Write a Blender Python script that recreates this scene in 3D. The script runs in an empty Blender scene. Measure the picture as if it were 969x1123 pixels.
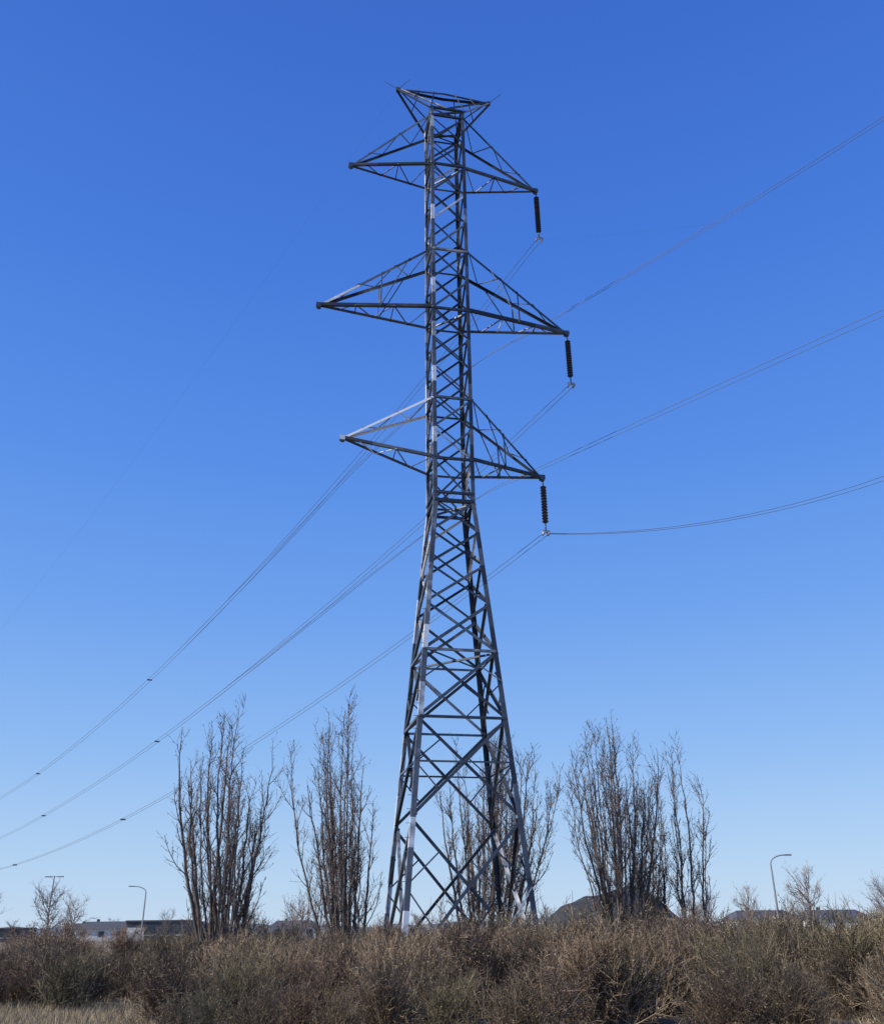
import bpy, math, random
import numpy as np
from mathutils import Vector, Matrix, noise
R = random.Random(7)
scene = bpy.context.scene
col = scene.collection

# ------------------------------------------------------------ helpers
class MB:
    def __init__(s):
        s.v=[]; s.f=[]; s.t=[]; s.m=[]
    def tube(s, pts, rad, k=3, tone=0.5, mat=0):
        n=len(pts); base=len(s.v)
        for i in range(n):
            if i==0: d=pts[1]-pts[0]
            elif i==n-1: d=pts[-1]-pts[-2]
            else: d=pts[i+1]-pts[i-1]
            if d.length<1e-9: d=Vector((0,0,1))
            d.normalize()
            a=Vector((1,0,0)) if abs(d.x)<0.8 else Vector((0,1,0))
            u=d.cross(a); u.normalize(); w=d.cross(u)
            r=rad[i]; p=pts[i]
            for j in range(k):
                an=2*math.pi*j/k
                c=math.cos(an)*r; q=math.sin(an)*r
                s.v.append((p.x+u.x*c+w.x*q, p.y+u.y*c+w.y*q, p.z+u.z*c+w.z*q)); s.t.append(tone)
        for i in range(n-1):
            for j in range(k):
                a=base+i*k+j; b=base+i*k+(j+1)%k
                s.f.append((a,b,b+k,a+k)); s.m.append(mat)
    def quad(s,p,d,w,l,tone=0.5,mat=0):
        b=len(s.v)
        e=p+d*l; m=p+d*(l*0.5)
        for q in (p,m+w,e,m-w):
            s.v.append((q.x,q.y,q.z)); s.t.append(tone)
        s.f.append((b,b+1,b+2,b+3)); s.m.append(mat)
    def bud(s,p,d,l,r,tone=0.5,mat=0):
        a=Vector((1,0,0)) if abs(d.x)<0.8 else Vector((0,1,0))
        u=d.cross(a); u.normalize(); w=d.cross(u)
        b=len(s.v); m=p+d*(l*.4)
        P=[p,m+u*r,m-u*.5*r+w*.87*r,m-u*.5*r-w*.87*r,p+d*l]
        for q in P: s.v.append((q.x,q.y,q.z)); s.t.append(tone)
        for f in ((0,2,1),(0,3,2),(0,1,3),(4,1,2),(4,2,3),(4,3,1)):
            s.f.append(tuple(b+i for i in f)); s.m.append(mat)
    def box8(s,P,tone=.5,mat=0):
        b=len(s.v)
        for q in P: s.v.append(tuple(q)); s.t.append(tone)
        for f in ((0,3,2,1),(4,5,6,7),(0,1,5,4),(1,2,6,5),(2,3,7,6),(3,0,4,7)):
            s.f.append(tuple(b+i for i in f)); s.m.append(mat)
    def box(s,x0,x1,y0,y1,z0,z1,tone=.5,mat=0):
        s.box8([(x0,y0,z0),(x1,y0,z0),(x1,y1,z0),(x0,y1,z0),(x0,y0,z1),(x1,y0,z1),(x1,y1,z1),(x0,y1,z1)],tone,mat)
    def plate(s,p,q,o,w,n,t,tone,mat=0):
        a=n*t
        s.box8([p,p+o*w,p+o*w+a,p+a,q,q+o*w,q+o*w+a,q+a],tone,mat)
    def langle(s,p,q,size,u,v,th=None,tone=.5,mat=0,centre=False):
        d=(q-p).normalized()
        u=(u-d*u.dot(d))
        if u.length<1e-4: u=d.orthogonal()
        u.normalize(); w=d.cross(u)
        if w.dot(v)<0: w=-w
        th=th or size*0.12
        if centre: p=p-u*size*.5; q=q-u*size*.5
        s.plate(p,q,u,size,w,th,tone,mat)
        s.plate(p+w*(th*1.02),q+w*(th*1.02),w,size-th,u,th,tone,mat)
    def mesh(s,name,mats,smooth=False):
        me=bpy.data.meshes.new(name)
        me.from_pydata(s.v,[],s.f)
        at=me.attributes.new("tone",'FLOAT','POINT')
        at.data.foreach_set("value",np.array(s.t,dtype=np.float32))
        for m in mats: me.materials.append(m)
        me.polygons.foreach_set("material_index",np.array(s.m,dtype=np.int32))
        if smooth: me.polygons.foreach_set("use_smooth",np.ones(len(s.f),dtype=bool))
        me.update()
        return me
    def obj(s,name,mats,parent=None,smooth=False):
        return add(name,s.mesh(name+"_mesh",mats,smooth),parent)

def add(name,me,parent=None,loc=(0,0,0),rz=0,sc=(1,1,1)):
    o=bpy.data.objects.new(name,me); col.objects.link(o)
    o.location=loc; o.rotation_euler=(0,0,rz); o.scale=sc
    if parent: o.parent=parent
    return o
def empty(name,loc=(0,0,0),rz=0):
    o=bpy.data.objects.new(name,None); col.objects.link(o)
    o.location=loc; o.rotation_euler=(0,0,rz); o.empty_display_size=.5
    return o
def rv(s=1): return Vector((R.gauss(0,s),R.gauss(0,s),R.gauss(0,s)))

def mat(name,c1,c2,rough=.8,metal=0,scale=3,c3=None,objrand=0,bump=0,bscale=20,spec=.5,tonew=.6,detail=6,pos=(.25,.75,.95)):
    m=bpy.data.materials.new(name); m.use_nodes=True
    nt=m.node_tree; N=nt.nodes; L=nt.links
    b=N["Principled BSDF"]; b.inputs["Roughness"].default_value=rough; b.inputs["Metallic"].default_value=metal
    b.inputs["Specular IOR Level"].default_value=spec
    tc=N.new("ShaderNodeTexCoord"); no=N.new("ShaderNodeTexNoise")
    no.inputs["Scale"].default_value=scale; no.inputs["Detail"].default_value=detail
    L.new(tc.outputs["Object"],no.inputs["Vector"])
    at=N.new("ShaderNodeAttribute"); at.attribute_name="tone"
    mx=N.new("ShaderNodeMix"); mx.data_type='FLOAT'; mx.inputs[0].default_value=tonew
    L.new(no.outputs["Fac"],mx.inputs[2]); L.new(at.outputs["Fac"],mx.inputs[3])
    last=mx.outputs[0]
    if objrand:
        oi=N.new("ShaderNodeObjectInfo"); ma=N.new("ShaderNodeMath"); ma.operation='MULTIPLY_ADD'
        L.new(oi.outputs["Random"],ma.inputs[0]); ma.inputs[1].default_value=objrand
        m2=N.new("ShaderNodeMath"); m2.operation='SUBTRACT'; L.new(last,m2.inputs[0]); m2.inputs[1].default_value=objrand/2
        L.new(m2.outputs[0],ma.inputs[2]); last=ma.outputs[0]
    cr=N.new("ShaderNodeValToRGB"); L.new(last,cr.inputs[0])
    e=cr.color_ramp.elements; e[0].position=pos[0]; e[0].color=(*c1,1); e[1].position=pos[1]; e[1].color=(*c2,1)
    if c3:
        x=e.new(pos[2]); x.color=(*c3,1)
    L.new(cr.outputs[0],b.inputs["Base Color"])
    if bump:
        n2=N.new("ShaderNodeTexNoise"); n2.inputs["Scale"].default_value=bscale; n2.inputs["Detail"].default_value=8
        L.new(tc.outputs["Object"],n2.inputs["Vector"])
        bp=N.new("ShaderNodeBump"); bp.inputs["Strength"].default_value=bump; bp.inputs["Distance"].default_value=.1
        L.new(n2.outputs["Fac"],bp.inputs["Height"]); L.new(bp.outputs[0],b.inputs["Normal"])
    return m

M_steel=mat("galvanised_steel",(.025,.032,.047),(.13,.147,.172),rough=.48,metal=.12,scale=2.2,c3=(.8,.8,.8),tonew=.62,pos=(.25,.58,.75))
M_conc=mat("concrete",(.25,.24,.22),(.4,.39,.36),rough=.9,scale=6,bump=.4)
M_ins=mat("insulator_glaze",(.02,.015,.018),(.05,.035,.035),rough=.3,scale=8)
M_wire=mat("aluminium_conductor",(.10,.13,.18),(.20,.24,.30),rough=.7,metal=0,scale=.5)
M_bark=mat("poplar_bark",(.055,.044,.038),(.19,.155,.132),rough=.9,scale=2.5,c3=(.36,.32,.28),bump=.3,bscale=30,tonew=.45)
M_twig=mat("twig_bark",(.078,.057,.049),(.23,.178,.15),rough=.85,scale=3)
M_bud=mat("bud_scale",(.07,.05,.038),(.21,.15,.115),rough=.8,scale=5)
M_bush=mat("dry_twig",(.064,.046,.028),(.255,.185,.112),rough=.85,scale=2.2,c3=(.48,.375,.24),objrand=.42,tonew=.65,pos=(.25,.68,.95))
M_bush2=mat("olive_twig",(.055,.045,.026),(.19,.155,.085),rough=.85,scale=2.2,c3=(.36,.3,.18),objrand=.3,tonew=.65,pos=(.25,.68,.95))
M_bush3=mat("reddish_twig",(.068,.044,.028),(.25,.165,.105),rough=.85,scale=2.2,c3=(.45,.34,.22),objrand=.3,tonew=.65,pos=(.25,.68,.95))
M_leaf=mat("dead_leaf",(.15,.105,.06),(.37,.28,.165),rough=.9,scale=3,objrand=.3)
M_grass=mat("dry_grass",(.24,.185,.11),(.50,.40,.25),rough=.9,scale=2,objrand=.2)
M_ground=mat("dry_soil_grass",(.12,.092,.057),(.29,.23,.145),rough=1,scale=.35,c3=(.38,.31,.19),bump=.8,bscale=9,tonew=0,detail=12)
M_hill=mat("mound_earth",(.022,.026,.032),(.06,.058,.055),rough=1,scale=.6,bump=.6,bscale=3,tonew=.1,detail=10)
M_far=mat("distant_land",(.09,.10,.12),(.16,.165,.17),rough=1,scale=.03,tonew=0,detail=10)
M_fartree=mat("distant_twig",(.17,.135,.115),(.32,.26,.22),rough=1,scale=1)  # paler twig colour with distance haze painted in
M_wall=mat("painted_wall",(.55,.54,.5),(.72,.71,.68),rough=.8,scale=.5)
M_dark=mat("dark_cladding",(.03,.034,.045),(.07,.075,.09),rough=.6,scale=.5)
M_roof=mat("dark_roof",(.05,.052,.06),(.10,.10,.11),rough=.7,scale=2)
M_glass=mat("window_glass",(.02,.03,.04),(.05,.06,.08),rough=.1,scale=1)
M_pole=mat("lamp_pole_steel",(.25,.25,.25),(.38,.38,.38),rough=.5,metal=.2,scale=2)

# ------------------------------------------------------------ camera
CAMZ=1.6
p=math.radians(24.6); r=math.radians(0.7)
F=Vector((0,math.cos(p),math.sin(p))); U=Vector((0,-math.sin(p),math.cos(p))); X=Vector((1,0,0))
U2=U*math.cos(r)+X*math.sin(r); X2=X*math.cos(r)-U*math.sin(r)
cam=bpy.data.cameras.new("camera"); co=bpy.data.objects.new("camera",cam); col.objects.link(co)
co.matrix_world=Matrix((( X2.x,U2.x,-F.x,0),(X2.y,U2.y,-F.y,0),(X2.z,U2.z,-F.z,CAMZ),(0,0,0,1)))
cam.sensor_fit='VERTICAL'; cam.sensor_height=24; cam.lens=24*1000/1123
cam.clip_end=12000; scene.camera=co

# ------------------------------------------------------------ world / sun
EL=math.radians(38); AZ=math.radians(-108)
w=bpy.data.worlds.new("World"); scene.world=w; w.use_nodes=True
nt=w.node_tree; bg=nt.nodes["Background"]; N=nt.nodes; L=nt.links
sk=N.new("ShaderNodeTexSky"); sk.sky_type='NISHITA'; sk.sun_disc=False
sk.sun_elevation=EL; sk.sun_rotation=AZ; sk.air_density=1.0; sk.dust_density=0.2; sk.ozone_density=2.0
tc=N.new("ShaderNodeTexCoord"); sp=N.new("ShaderNodeSeparateXYZ"); L.new(tc.outputs["Generated"],sp.inputs[0])
cr=N.new("ShaderNodeValToRGB"); L.new(sp.outputs["Z"],cr.inputs[0])
S=.12
stops=[(0.0,(.52,.69,.90)),(.07,(.42,.62,.91)),(.17,(.27,.50,.92)),(.30,(.163,.38,.90)),(.45,(.097,.288,.855)),(.62,(.060,.21,.77)),(.80,(.041,.152,.65)),(1.0,(.028,.11,.5))]
e=cr.color_ramp.elements
e[0].position=0; e[0].color=(*stops[0][1],1); e[1].position=1; e[1].color=(*stops[-1][1],1)
for ps,c in stops[1:-1]:
    x=e.new(ps); x.color=(*c,1)
sc_=N.new("ShaderNodeVectorMath"); sc_.operation='SCALE'; sc_.inputs["Scale"].default_value=1/S; L.new(cr.outputs[0],sc_.inputs[0])
mx=N.new("ShaderNodeMix"); mx.data_type='RGBA'; mx.inputs[0].default_value=.87
L.new(sk.outputs[0],mx.inputs[6]); L.new(sc_.outputs[0],mx.inputs[7])
L.new(mx.outputs[2],bg.inputs["Color"]); bg.inputs["Strength"].default_value=S
sd=bpy.data.lights.new("sun",'SUN'); so=bpy.data.objects.new("sun",sd); col.objects.link(so)
sd.energy=5.0; sd.angle=math.radians(.5); sd.color=(1,.94,.85)
tosun=Vector((math.sin(AZ)*math.cos(EL),math.cos(AZ)*math.cos(EL),math.sin(EL)))
so.rotation_euler=tosun.to_track_quat('Z','Y').to_euler()
scene.view_settings.view_transform='Standard'; scene.view_settings.look='None'; scene.view_settings.exposure=0

# ------------------------------------------------------------ tower
TC=Vector((.34,33.8,0)); YAW=math.radians(11.5)
tower=empty("transmission_tower",TC,YAW)
WAIST=17.2; TOP=38.8
def hw(z):
    if z>=WAIST: return .85
    return .85+(2.35-.85)*(WAIST-z)/WAIST
def cpt(sx,sy,z): a=hw(z); return Vector((sx*a,sy*a,z))
T=MB()
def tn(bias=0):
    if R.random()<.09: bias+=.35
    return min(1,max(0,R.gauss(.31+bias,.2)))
lv_low=[.25,5.0,8.4,10.9,12.8,14.4,15.85,WAIST]
lv_up=[WAIST]
special=[WAIST,19.1,22.0,26.6,29.9,35.1,38.3]
for a,b in zip(special[:-1],special[1:]):
    n=max(1,round((b-a)/1.62))
    for i in range(1,n+1): lv_up.append(a+(b-a)*i/n)
lv_up.append(TOP)
for sx in (-1,1):
    for sy in (-1,1):
        for lv,sz in ((lv_low,.18),(lv_up,.16)):
            for a,b in zip(lv[:-1],lv[1:]):
                nseg=2 if lv is lv_up else max(2,int((b-a)/.9))
                for k in range(nseg):
                    h0=a+(b-a)*k/nseg; h1=a+(b-a)*(k+1)/nseg
                    bias=.42 if sx<0 and sy>0 else (.22 if sx<0 else -.08)  # left legs toned lighter: sunlit side painted into the steel
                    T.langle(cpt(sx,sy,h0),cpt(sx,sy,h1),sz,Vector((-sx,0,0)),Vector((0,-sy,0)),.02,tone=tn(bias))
faces=[((-1,-1),(1,-1),Vector((0,-1,0))),((1,-1),(1,1),Vector((1,0,0))),((1,1),(-1,1),Vector((0,1,0))),((-1,1),(-1,-1),Vector((-1,0,0)))]
def brace(p,q,size,n,tone):
    d=(q-p).normalized(); u=n.cross(d)
    L_=(q-p).length; e=min(.05,L_*.05)
    T.langle(p+d*e,q-d*e,size,u,-n,.012,tone=tone,centre=True)
for (c0,c1,n) in faces:
    o1=-n*.025; o2=-n*.11; fb=.2 if n.x<0 else 0  # fb lightens left-face braces, sun from the left painted in
    for a,b in zip(lv_up[:-1],lv_up[1:]):
        if b-a<.2: continue
        P0,P1=cpt(*c0,a),cpt(*c1,a); Q0,Q1=cpt(*c0,b),cpt(*c1,b)
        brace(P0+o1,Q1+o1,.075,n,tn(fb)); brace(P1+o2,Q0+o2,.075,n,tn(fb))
    for z in special+[TOP]:
        brace(cpt(*c0,z)+n*.012,cpt(*c1,z)+n*.012,.14 if z==WAIST else .1,n,tn(-.15))
    brace(cpt(*c0,WAIST+.35)+n*.012,cpt(*c1,WAIST+.35)+n*.012,.1,n,.15)
    for i,(a,b) in enumerate(zip(lv_low[:-1],lv_low[1:])):
        P0,P1=cpt(*c0,a),cpt(*c1,a); Q0,Q1=cpt(*c0,b),cpt(*c1,b)
        s=.11 if i<4 else .09
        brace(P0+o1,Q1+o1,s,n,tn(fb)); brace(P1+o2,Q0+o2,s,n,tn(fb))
        w0=(P1-P0).length; w1=(Q1-Q0).length
        t=w0/(w0+w1); C=P0+(Q1-P0)*t
        if i in (2,3): brace(P0+n*.012,P1+n*.012,.09,n,tn())
        if i<3:
            for A,B in ((P0,Q0),(P1,Q1)):
                mid=A+(B-A)*t
                lo=A+(C-A)*.5; hi=B+(C-B)*.5
                brace(lo,mid,.05,n,tn()); brace(mid,hi,.05,n,tn())
                if i==1: brace(mid,C,.06,n,tn())
for z in (10.9,WAIST,26.6,35.1):
    T.langle(cpt(-1,-1,z),cpt(1,1,z),.07,Vector((0,0,1)),Vector((1,0,0)),tone=.3)
    T.langle(cpt(1,-1,z-.09),cpt(-1,1,z-.09),.07,Vector((0,0,1)),Vector((1,0,0)),tone=.3)
z=3.0
while z<TOP:
    c=cpt(-1,-1,z); T.tube([c,c+Vector((-.15,0,0))],[.01,.01],4,.6); z+=.45

def arm(side,Ln,zb,zt,ztip,posts,cs=.12,bt=0.0,tw=.07):
    tip=Vector((side*Ln,0,ztip))
    zu=Vector((0,0,1))
    B=[cpt(side,s,zb) for s in (-1,1)]; A=[cpt(side,s,zt) for s in (-1,1)]
    tipB=[tip+Vector((0,s*tw,0)) for s in (-1,1)]; tipA=[tip+Vector((-side*.1,s*tw*.8,.1)) for s in (-1,1)]
    for i,s in enumerate((-1,1)):
        for k in range(3):
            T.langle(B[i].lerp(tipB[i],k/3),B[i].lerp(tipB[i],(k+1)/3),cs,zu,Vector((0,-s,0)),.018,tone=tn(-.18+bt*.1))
            T.langle(A[i].lerp(tipA[i],k/3),A[i].lerp(tipA[i],(k+1)/3),cs*.8,-zu,Vector((0,-s,0)),.014,tone=min(1,tn(bt+.08*(side<0))))  # bt and the left side lighten upper chords as painted sunlight
        ts=[0]+posts
        for k,t in enumerate(posts):
            b=B[i].lerp(tipB[i],t); a=A[i].lerp(tipA[i],t); nn=Vector((0,s,0))
            T.langle(b,a,.055,Vector((side,0,0)),nn,.01,tone=tn(bt*.5))
            T.langle(A[i].lerp(tipA[i],ts[k]).lerp(A[i].lerp(tipA[i],t),.45),b,.045,zu,nn,.01,tone=tn(bt*.5))
    n=max(5,int(Ln*1.2))
    for (P,tp) in ((B,tipB),(A,tipA)):
        for k in range(n-1):
            t0=k/n; t1=(k+1)/n
            a,b=(0,1) if k%2==0 else (1,0)
            T.langle(P[a].lerp(tp[a],t0),P[b].lerp(tp[b],t1),.042,Vector((side,0,0)),zu,.01,tone=tn(bt*.4+.05))
            if P is B and k>0 and k%2==0: T.langle(P[0].lerp(tp[0],t0),P[1].lerp(tp[1],t0),.045,Vector((side,0,0)),zu,.01,tone=tn(-.1))
    T.box(tip.x-.11,tip.x+.11,-tw-.03,-tw-.015,tip.z-.08,tip.z+.13,tone=.35+bt)
    T.box(tip.x-.11,tip.x+.11,tw+.015,tw+.03,tip.z-.08,tip.z+.13,tone=.4)
    T.box(tip.x-.05,tip.x+.08,-tw-.03,tw+.03,tip.z-.12,tip.z-.082,tone=.3)
    return tip
tips={}
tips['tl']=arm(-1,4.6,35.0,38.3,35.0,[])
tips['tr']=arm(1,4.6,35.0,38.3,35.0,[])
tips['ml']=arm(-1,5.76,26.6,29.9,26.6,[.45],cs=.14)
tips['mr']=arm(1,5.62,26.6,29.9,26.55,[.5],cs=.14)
tips['ll']=arm(-1,4.5,19.1,22.0,20.05,[],bt=.95)  # bt whitens this arm: a sun glint painted as steel tone
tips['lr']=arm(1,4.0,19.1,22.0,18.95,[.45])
HZ=40.6; HL=2.37
for side in (-1,1):
    tip=Vector((side*HL,0,HZ))
    for s in (-1,1):
        T.langle(cpt(side,s,TOP),tip+Vector((0,s*.06,0)),.1,Vector((side,0,0)),Vector((0,-s,0)),.014,tone=tn(.1))
        T.langle(Vector((side*.02,s*.85,TOP)),tip+Vector((-side*.1,s*.06,-.02)),.07,Vector((0,0,1)),Vector((0,-s,0)),.012,tone=tn())
        T.langle(Vector((side*.85,s*.85,TOP)),Vector((side*.55,s*.16,HZ)),.055,Vector((1,0,0)),Vector((0,s,0)),.01,tone=.3)
        c=cpt(side,s,TOP).lerp(tip,.5); T.langle(c,Vector((side*1.3,s*.12,HZ)),.05,Vector((1,0,0)),Vector((0,s,0)),.01,tone=.3)
    T.box(tip.x-.1,tip.x+.1,-.08,.08,HZ-.07,HZ+.08,tone=.3)
    T.tube([tip,tip+(Vector((-.7,.1,.55)) if side<0 else Vector((.72,0,.85)))],[.022,.014],4,.25)
T.tube([Vector((-HL,0,HZ)),Vector((-HL+.6,0,HZ+.85))],[.022,.014],4,.25)
for s in (-1,1):
    T.langle(Vector((-HL,s*.06,HZ)),Vector((0,s*.2,HZ+.02)),.1,Vector((0,0,-1)),Vector((0,-s,0)),.014,tone=.2)
    T.langle(Vector((0,s*.2,HZ+.02)),Vector((HL,s*.06,HZ)),.1,Vector((0,0,-1)),Vector((0,-s,0)),.014,tone=.2)
T.obj("steel_lattice",[M_steel],tower)
Fm=MB()
for sx in (-1,1):
    for sy in (-1,1):
        c=cpt(sx,sy,0); Fm.tube([Vector((c.x,c.y,-.2)),Vector((c.x,c.y,.3)),Vector((c.x,c.y,.34)),Vector((c.x,c.y,.341))],[.38,.38,.34,.001],20)
Fm.obj("footings",[M_conc],tower)
def lathe(mb,c,prof,k=14,tone=.5,m=0):
    mb.tube([Vector((c.x,c.y,c.z-z)) for z,_ in prof],[rr for _,rr in prof],k,tone,m)
ends=[]
for key,ln in (('tr',2.85),('mr',2.6),('lr',2.35)):
    I=MB(); t=tips[key]; c=Vector((t.x+.02,0,t.z-.1))
    I.tube([c,c-Vector((0,0,.35))],[.025,.025],6,.5,1)
    n=int((ln-.6)/.13); prof=[(.26,.03)]
    for i in range(n):
        z=.28+i*.13
        prof+= [(z,.08),(z+.012,.1),(z+.05,.135),(z+.075,.13),(z+.08,.08),(z+.125,.075)]
    lathe(I,c,prof)
    zb=.28+n*.13
    I.tube([c-Vector((0,0,zb)),c-Vector((0,0,ln))],[.03,.03],6,.6,1)
    e=c-Vector((0,0,ln)); I.box(e.x-.16,e.x+.16,-.02,.02,e.z-.06,e.z+.06,.7,1)
    for s in (-1,1): I.box(e.x+s*.12-.035,e.x+s*.12+.035,-.14,.14,e.z-.14,e.z-.065,.75,1)
    I.obj("insulator_string",[M_ins,M_steel],tower)
    ends.append(Matrix.Translation(TC)@Matrix.Rotation(YAW,4,'Z')@Vector((e.x,0,e.z-.1)))

# ------------------------------------------------------------ wires
def spline(P,n=14):
    out=[]
    for i in range(len(P)-1):
        p0=P[max(i-1,0)];p1=P[i];p2=P[i+1];p3=P[min(i+2,len(P)-1)]
        for k in range(n):
            t=k/n
            out.append(.5*((2*p1)+(p2-p0)*t+(2*p0-5*p1+4*p2-p3)*t*t+(3*p1-p0-3*p2+p3)*t**3))
    out.append(P[-1]); return out
def wire(mb,pts,off,rr=.013):
    q=[x+off for x in pts]; mb.tube(q,[rr]*len(q),5,.5)
abc=[(-31.56,12.86,2.45),(-22.26,8.43,2.45),(-19.04,9.3,2.05)]
def away(e,b,c,s): return Vector((e.x-46.8*s,e.y+54.3*s,e.z+b*s+c*s*s))
nearb=[(-.02,.004,24,-.1),None,(-.1485,.01653,26,-.25)]
for i,e in enumerate(ends):
    W=MB(); b,c,sm=abc[i]
    pts=[away(e,b,c,sm*k/60) for k in range(61)]
    off=Vector((.115,.05,0))
    wire(W,pts,off,.012); wire(W,pts,-off,.012)
    if nearb[i]:
        nb,nc,nm,ny=nearb[i]
        pts=[Vector((e.x+nm*k/30,e.y+ny*nm*k/30,e.z+nb*nm*k/30+nc*(nm*k/30)**2)) for k in range(31)]
        if i==2:
            q=[x+Vector((0,.1,.1))*(k/30*2.2+.2) for k,x in enumerate(pts)]; W.tube(q,[.011]*31,5,.5)
            q=[x-Vector((0,.1,.1))*(k/30*2.2+.2) for k,x in enumerate(pts)]; W.tube(q,[.011]*31,5,.5)
        else: wire(W,pts[:12],Vector((0,0,0)),.002); 
    for s in (.56,.86):
        m=away(e,b,c,s); W.tube([m+off*1.4,m-off*1.4],[.055,.055],5,.1)
    W.obj("power_line",[M_wire])
z1=1.6
def join(i,ss): return [away(ends[i],*abc[i][:2],s)+Vector((.3,0,-.2))*k for s,k in ss]
LA=[Vector((33,17,37)),Vector((18.8,28,30.8+z1)),Vector((6.0,37,27.6+z1)),Vector((1.54,40,26.5+z1))]+join(0,((.2,1),(.33,.25),(.5,0)))
LB=[Vector((31,17,24)),Vector((16.6,28,20.8+z1)),Vector((4.9,37.5,19.5+z1)),Vector((1.62,41,19.4+z1))]+join(1,((.2,1),(.33,.25),(.5,0)))
off=Vector((.115,.05,0))
for P in (LA,LB):
    W=MB(); pts=spline(P); M_=len(pts)-1
    for sg in (1,-1):
        q=[x+(off+Vector((0,0,.26))*(1-i/M_)**1.2)*sg for i,x in enumerate(pts)]
        W.tube(q,[.012]*len(q),5,.5)
    W.obj("power_line",[M_wire])
W=MB(); e=Matrix.Translation(TC)@Matrix.Rotation(YAW,4,'Z')@Vector((-HL,0,HZ))
wire(W,[Vector((e.x-46.8*s*.1,e.y+54.3*s*.1,e.z-2.6*s+.08*s*s)) for s in range(0,25)],Vector(),.003); W.obj("earth_wire",[M_wire])

# ------------------------------------------------------------ trees
def shoot(mb,p0,d,L,r0,n,wob,up,tone,k=3,mat=0,rend=.25):
    pts=[p0.copy()]; rad=[r0]; d=d.normalized(); p=p0.copy()
    for i in range(n):
        d=(d+rv(wob)+Vector((0,0,up))).normalized()
        p=p+d*(L/n); pts.append(p.copy()); rad.append(r0*(1-(1-rend)*(i+1)/n))
    mb.tube(pts,rad,k,tone,mat); return pts,rad
def at(pts,t):
    x=t*(len(pts)-1); i=min(int(x),len(pts)-2); return pts[i].lerp(pts[i+1],x-i),(pts[i+1]-pts[i]).normalized(),i
def side_dir(d,ang):
    a=rv(); a=(a-d*a.dot(d)).normalized()
    return d*math.cos(ang)+a*math.sin(ang)
def vase_tree(name,X,Y,H,spread,lean,nst,dens=1.0,baser=.3,rs=.06,hvar=.45,seed=1,low=.15):
    R.seed(seed); mb=MB()
    for i in range(nst):
        az=2*math.pi*(i*.618+R.random()*.2); f=((i+.7)/nst)**.6
        hh=H*(1-hvar*R.random()**1.3-.14*f*f)
        if i<3: hh=H*(1-.04*i)
        b=Vector((math.cos(az)*baser*f,math.sin(az)*baser*f,-.1))
        q_=(hh/H)**1.1
        tx=(lean+math.cos(az)*spread*f)*q_; ty=math.sin(az)*spread*f*q_
        n=16; pts=[];rad=[]
        r0=rs*(.5+.7*R.random()); o=Vector((0,0,0)); e_=R.uniform(1.3,1.9)
        for k in range(n+1):
            t=k/n
            s=1-(1-t)**e_
            o+=Vector((R.gauss(0,.035),R.gauss(0,.035),0))
            pts.append(b+Vector((tx*s,ty*s,hh*t))+o); rad.append(r0*(1-t)**.8+.005)
        tn_=R.uniform(.2,.9); mb.tube(pts,rad,6,tn_,0)
        nb=int(13*dens*hh/H)+2
        for j in range(nb):
            t=R.uniform(low,.95)**.8
            p,d,ix=at(pts,t); rr=rad[ix]
            L=R.uniform(.6,2.1)*(1.15-t*.7)*(H/9.5)
            bp,br=shoot(mb,p,side_dir(d,R.uniform(.35,.8)),L,min(rr*.5,.017)+.004,7,.09,.17,R.random(),4,1)
            for q in range(int(L*8.5*dens)):
                p2,d2,_=at(bp,R.uniform(.12,1)); l2=R.uniform(.15,.6)
                tp,_=shoot(mb,p2,side_dir(d2,R.uniform(.4,.9)),l2,.007,3,.12,.14,R.random(),3,1,.5)
                for z in range(R.randint(1,4)):
                    p3,d3,_=at(tp,R.uniform(.2,1)); mb.bud(p3,side_dir(d3,.6),R.uniform(.03,.07),R.uniform(.008,.018),R.random(),2)
                if R.random()<.5:
                    p3,d3,_=at(tp,R.random()); shoot(mb,p3,side_dir(d3,.6),R.uniform(.1,.3),.005,2,.1,.1,R.random(),3,1,.5)
        for j in range(int(hh*5*dens)):
            t=R.uniform(.15,1); p,d,ix=at(pts,t)
            tp,_=shoot(mb,p,side_dir(d,R.uniform(.5,1.1)),R.uniform(.1,.45),.006,3,.12,.1,R.random(),3,1,.5)
            p3,d3,_=at(tp,.9); mb.bud(p3,d3,.07,.018,R.random(),2)
    o=mb.obj(name,[M_bark,M_twig,M_bud]); o.location=(X,Y,0); return o
vase_tree("bare_poplar_tree",-7.35,33,9.2,2.0,-.45,23,1.0,seed=31,rs=.065)
vase_tree("bare_poplar_tree",-3.7,37,10.1,2.1,-.7,22,1.0,seed=32)
vase_tree("bare_poplar_tree",1.5,38.6,9.5,2.6,.8,30,1.05,seed=33,rs=.07,baser=.6,hvar=.4)
vase_tree("bare_poplar_tree",6.5,38,10.0,2.1,.2,25,1.0,seed=44,rs=.06,hvar=.35)
vase_tree("bare_poplar_tree",8.4,41,7.5,.9,.2,12,.9,rs=.04,seed=35)
vase_tree("bare_poplar_tree",9.4,39,8.7,.9,.1,8,1.0,rs=.045,baser=.7,seed=36,hvar=.35)
vase_tree("bare_poplar_tree",-5.6,42,4.6,1.3,.1,9,.8,rs=.03,seed=37)

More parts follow.
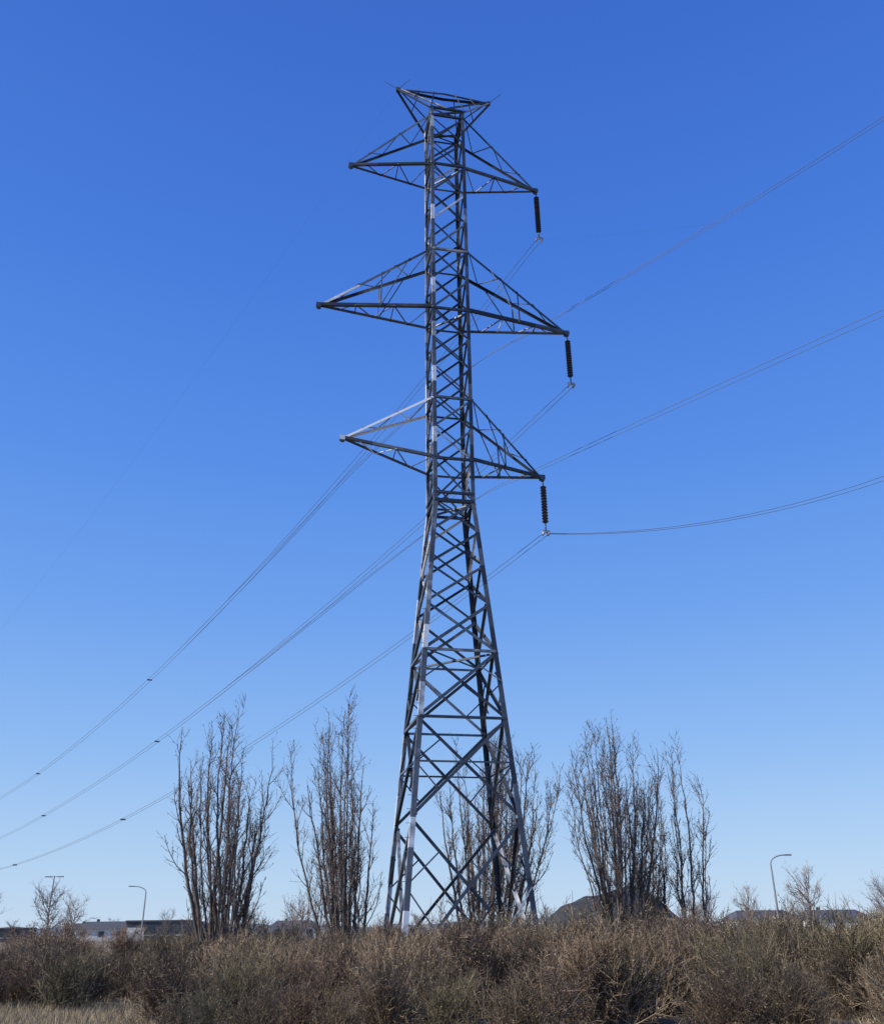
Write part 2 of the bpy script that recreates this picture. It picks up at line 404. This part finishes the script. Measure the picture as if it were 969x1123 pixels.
def round_tree(seed,H):
    R.seed(seed); mb=MB()
    tr,rd=shoot(mb,Vector((0,0,-.1)),Vector((R.gauss(0,.05),0,1)),H*.75,H*.018,6,.06,.2,.4,6)
    for i in range(24):
        t=R.uniform(.25,1); p,d,_=at(tr,t)
        bp,_=shoot(mb,p,side_dir(d,R.uniform(.6,1.1)),H*R.uniform(.25,.45),H*.006,5,.12,.14,R.random(),4)
        for j in range(9):
            p2,d2,_=at(bp,R.uniform(.2,1))
            b2,_=shoot(mb,p2,side_dir(d2,R.uniform(.4,.9)),H*R.uniform(.08,.2),H*.003,3,.15,.1,R.random(),3)
            for q in range(3):
                p3,d3,_=at(b2,R.random()); shoot(mb,p3,side_dir(d3,.7),H*.06,H*.002,2,.1,.05,R.random(),3)
    return mb.mesh("round_bare_tree_mesh",[M_fartree])
RT=[round_tree(100+i,5) for i in range(3)]
dist=empty("distant_trees")
R.seed(21)
for (x,y,s) in ((-47,118,1.45),(-44,117,1.2),(-58,125,1.3),(-31,110,.8),(36.5,100,1.35),(34,112,1.1),(47.5,108,1.35),(31,120,1.0),(-24,120,.9),(-14,90,.75),(-19,96,.8),(52,112,1.2),(41,118,1.0),(-11,75,.8),(-9,80,.85),(26,105,.9)):
    add("bare_tree",R.choice(RT),dist,(x,y,0),R.uniform(0,6),(s,s,s))
for i in range(60):
    a=R.uniform(-1.0,1.0); d=R.uniform(170,330); s=R.uniform(.6,1.1)
    add("bare_tree",R.choice(RT),dist,(math.sin(a)*d,math.cos(a)*d,0),R.uniform(0,6),(s*1.3,s*1.3,s))

# ------------------------------------------------------------ shrubs
def bush(seed,nst=72,nch=9,ng=4,leaf=.8,up=.05,m=None,long=0):
    R.seed(seed); mb=MB()
    for i in range(nst):
        az=R.uniform(0,6.283); an=min(1.4,abs(R.gauss(0,.75)))
        d=Vector((math.cos(az)*math.sin(an),math.sin(az)*math.sin(an),math.cos(an)))
        b=Vector((R.gauss(0,.14),R.gauss(0,.14),0))
        L=R.uniform(.5,.92)
        if i<long: L*=1.3
        tn0=R.random()
        sp,_=shoot(mb,b,d,L,.0072,5,.14,up,tn0,4)
        for j in range(nch):
            p1,d1,_=at(sp,R.uniform(.25,1))
            if p1.z<0.02: continue
            cp,_=shoot(mb,p1,side_dir(d1,R.uniform(.3,1.0)),R.uniform(.12,.34),.0045,3,.2,.05,min(1,max(0,tn0+R.gauss(0,.25))),3,0,.5)
            for q in range(ng):
                p2,d2,_=at(cp,R.uniform(.2,1))
                gp,_=shoot(mb,p2,side_dir(d2,R.uniform(.3,1.0)),R.uniform(.05,.15),.0028,2,.15,.04,R.random(),3,0,.6)
                if R.random()<leaf:
                    p3,d3,_=at(gp,R.random()); ww=d3.cross(rv()).normalized()*R.uniform(.004,.01)
                    mb.quad(p3,side_dir(d3,.8),ww,R.uniform(.015,.035),R.random(),1)
    zs=sorted(v[2] for v in mb.v); k=1/zs[int(len(zs)*.985)]
    mb.v=[(v[0]*k,v[1]*k,v[2]*k) for v in mb.v]
    return mb.mesh("shrub_mesh",[m or M_bush,M_leaf])
BM=[bush(s,leaf=l,up=u,m=m,long=lg) for s,l,u,m,lg in ((1,.5,.05,None,3),(2,.9,.0,None,0),(3,.7,.1,M_bush3,4),(4,1.0,.03,None,2),(5,.3,.12,M_bush2,3),(6,.6,.05,M_bush3,3))]
R.seed(5)
hedge=empty("shrub_thicket")
def hh(x,y):
    t=x/(y*.45)
    return float(np.interp(t,[-1,-.7,-.5,-.2,.1,.3,.45,.6,1],[1.25,1.35,1.48,1.64,1.77,1.92,1.95,1.78,1.78]))
def clear(x,y): return (x<-5.2 and y<21.5)
y=15.2; cnt=0
while y<31:
    x=-y*.66
    while x<y*.66:
        xx=x+R.gauss(0,.35); yy=y+R.gauss(0,.35)
        x+=1.4
        if clear(xx,yy): continue
        if xx<-6.0 and R.random()<.3: continue
        if yy<17.2 and R.random()<.25: continue
        h=hh(xx,yy)*R.uniform(.72,1.04)
        if yy<17.5: h*=.68
        elif yy<19.5: h*=.83
        sx=h*R.uniform(.78,.98)
        add("shrub",R.choice(BM),hedge,(xx,yy,0),R.uniform(0,6.28),(sx,sx,h)); cnt+=1
    y+=1.45
for i in range(60):
    yy=R.uniform(32,75); xx=R.uniform(-.7,.7)*yy; h=R.uniform(1.1,1.9)
    add("shrub",R.choice(BM),hedge,(xx,yy,0),R.uniform(0,6.28),(h*1.1,h*1.1,h))

def grass(seed):
    R.seed(seed); mb=MB()
    for i in range(700):
        p0=Vector((R.gauss(0,.6),R.gauss(0,.6),0)); L=R.uniform(.1,.4)
        d=Vector((R.gauss(0,.5),R.gauss(0,.5),1)).normalized(); wd=d.cross(rv()).normalized()*R.uniform(.003,.006)
        mb.quad(p0,d,wd,L,R.random(),0)
    return mb.mesh("grass_mesh",[M_grass])
GM=[grass(50+i) for i in range(3)]
R.seed(9); gr=empty("dry_grass")
for i in range(150):
    yy=R.uniform(14,30); xx=R.uniform(-.66,.66)*yy
    if not clear(xx,yy) and R.random()<.5: continue
    s=R.uniform(.6,1.1); add("grass_tuft",R.choice(GM),gr,(xx,yy,0),R.uniform(0,6.28),(s,s,s*R.uniform(.6,1.0)))
for i in range(150):
    yy=R.uniform(16,23); xx=R.uniform(-13,-4.8)
    s=R.uniform(.7,1.2); add("grass_tuft",R.choice(GM),gr,(xx,yy,0),R.uniform(0,6.28),(s,s,s*R.uniform(.4,1.0)))

# ------------------------------------------------------------ ground
gv=[];gf=[]
xs=sorted(set([-4000,-2000,-1000,-500,-250]+list(range(-150,151,5))+[250,500,1000,2000,4000]))
ys=sorted(set([-1000,-300,-100]+list(range(-40,261,5))+[400,700,1200,2500,6000]))
for yv in ys:
    for xv in xs:
        dd=math.hypot(xv,yv); a=.12 if 8<dd<220 else 0
        gv.append((xv,yv,noise.noise(Vector((xv*.07,yv*.07,0)))*a-.02))
nx=len(xs)
for j in range(len(ys)-1):
    for i in range(nx-1):
        gf.append((j*nx+i,j*nx+i+1,(j+1)*nx+i+1,(j+1)*nx+i))
me=bpy.data.meshes.new("ground_mesh"); me.from_pydata(gv,[],gf); me.materials.append(M_ground); me.polygons.foreach_set("use_smooth",np.ones(len(gf),dtype=bool)); add("ground",me)

hv=[];hf=[]; NX,NY=70,30
for j in range(NY+1):
    for i in range(NX+1):
        u=i/NX; v=j/NY*2-1; xx=7+u*16
        prof=np.interp(xx,[7,8.2,10.5,12.8,14.2,17.2,18.6,21,23],[0,1.6,3.5,4.3,4.5,5.3,4.8,2.7,0])
        z=prof*max(0,1-abs(v)**1.6)
        z+=noise.noise(Vector((xx*.9,v*4,0)))*.16*min(1,z)
        hv.append((xx,92+v*7,z-.1))
for j in range(NY):
    for i in range(NX):
        a=j*(NX+1)+i; hf.append((a,a+1,a+NX+2,a+NX+1))
me=bpy.data.meshes.new("mound_mesh"); me.from_pydata(hv,[],hf); me.materials.append(M_hill); add("earth_mound",me)

hv=[];hf=[];n=240
for i in range(n+1):
    a=-1.25+2.5*i/n
    for (d,hf_) in ((900,0),(1000,1),(1150,0)):
        z=0 if not hf_ else 6+6*max(0,noise.noise(Vector((a*5,0,0)))+.35)+3*noise.noise(Vector((a*30,3,0)))+1.5*noise.noise(Vector((a*120,8,0)))
        hv.append((math.sin(a)*d,math.cos(a)*d,z-.2))
for i in range(n):
    for k in (0,1): a=i*3+k; hf.append((a,a+3,a+4,a+1))
me=bpy.data.meshes.new("hills_mesh"); me.from_pydata(hv,[],hf); me.materials.append(M_far); add("distant_hills",me)

# ------------------------------------------------------------ buildings
def flat_building(name,x,y,w,d,h,rz,wallm,nwin=5,white=True):
    e=empty(name,(x,y,0),rz)
    b=MB(); b.box(-w/2,w/2,-d/2,d/2,-.1,h); b.obj("walls",[wallm],e)
    b=MB(); b.box(-w/2-.15,w/2+.15,-d/2-.15,d/2+.15,h+.002,h+.3); b.obj("roof",[M_roof],e)
    b=MB(); g=MB()
    for i in range(nwin):
        cx=-w/2+w*(i+.5)/nwin; ww=w/nwin*.3
        b.box(cx-ww,cx+ww,-d/2-.05,-d/2-.003,h*.35,h*.78)
        g.box(cx-ww-.08,cx+ww+.08,-d/2-.09,-d/2-.052,h*.31,h*.35)
    b.obj("windows",[M_glass],e); g.obj("sills",[M_wall],e)
    if white:
        c=MB(); c.box(-w/2+.2,-w/2+w*.3,-d/2-.14,-d/2-.1,.1,h*.72); c.obj("garage_door",[M_wall],e)
    return e
def gable_house(name,x,y,w,d,h,rh,rz):
    e=empty(name,(x,y,0),rz)
    b=MB(); b.box(-w/2,w/2,-d/2,d/2,-.1,h); b.obj("walls",[M_wall],e)
    b=MB(); o=.4
    b.v=[(-w/2-o,-d/2-o,h-.1),(w/2+o,-d/2-o,h-.1),(w/2+o,d/2+o,h-.1),(-w/2-o,d/2+o,h-.1),(-w/2+1.5,0,h+rh),(w/2-1.5,0,h+rh)]
    b.t=[.5]*6; b.f=[(0,1,5,4),(2,3,4,5),(1,2,5),(3,0,4),(0,3,2,1)]; b.m=[0]*5; b.obj("roof",[M_roof],e)
    b=MB()
    for i in range(3):
        cx=-w/2+w*(i+.5)/3; b.box(cx-.6,cx+.6,-d/2-.04,-d/2-.003,.9,2.1)
    b.obj("windows",[M_glass],e)
    b=MB(); b.box(w/2-1.9,w/2-1.0,-d/2-.07,-d/2-.045,0,2.05); b.obj("door",[M_dark],e)
    b=MB(); b.box(-w*.2,-w*.2+.6,.3,.9,h+rh*.4,h+rh+.5); b.obj("chimney",[M_dark],e)
flat_building("commercial_building",-57,200,12,9,3.6,.1,M_dark,4)
flat_building("commercial_building",-104,235,12,9,2.8,.1,M_dark,6,False)
for (x,y,rz) in ((58,185,.1),(73,190,-.1),(88,182,.2),(44,215,0),(103,190,.1),(-40,262,.1),(31,240,.2),(-96,270,.1),(-80,235,.1),(-66,255,-.2)):
    gable_house("house",x,y,12,8,2.7,1.5,rz)

# ------------------------------------------------------------ street lamps
def lamp(x,y,h,arm,side,double=False):
    mb=MB(); pts=[Vector((0,0,0)),Vector((0,0,h*.6)),Vector((0,0,h-.9))]
    if not double:
        for k in range(1,9):
            a=k/8*math.pi/2; pts.append(Vector((side*arm*(1-math.cos(a)),0,h-.9+.9*math.sin(a))))
        mb.tube(pts,[.13,.11,.09]+[.07]*8,8)
        c=side*arm; mb.box(min(c,c+side*.75),max(c,c+side*.75),-.15,.15,h-.08,h+.08,.2)
    else:
        mb.tube([Vector((0,0,0)),Vector((0,0,h))],[.14,.09],8)
        mb.tube([Vector((-arm,0,h-.1)),Vector((arm,0,h-.1))],[.06,.06],8)
        for s in (-1,1): mb.box(s*arm-.45,s*arm+.45,-.17,.17,h-.2,h-.04,.2)
    mb.tube([Vector((0,0,-.05)),Vector((0,0,.5)),Vector((0,0,.52))],[.2,.2,.13],10)
    o=mb.obj("street_lamp",[M_pole]); o.location=(x,y,0)
lamp(-46.3,152,8.2,2.0,-1); lamp(-62,155,10,1.0,1,True); lamp(34.8,105,8.5,1.6,1)
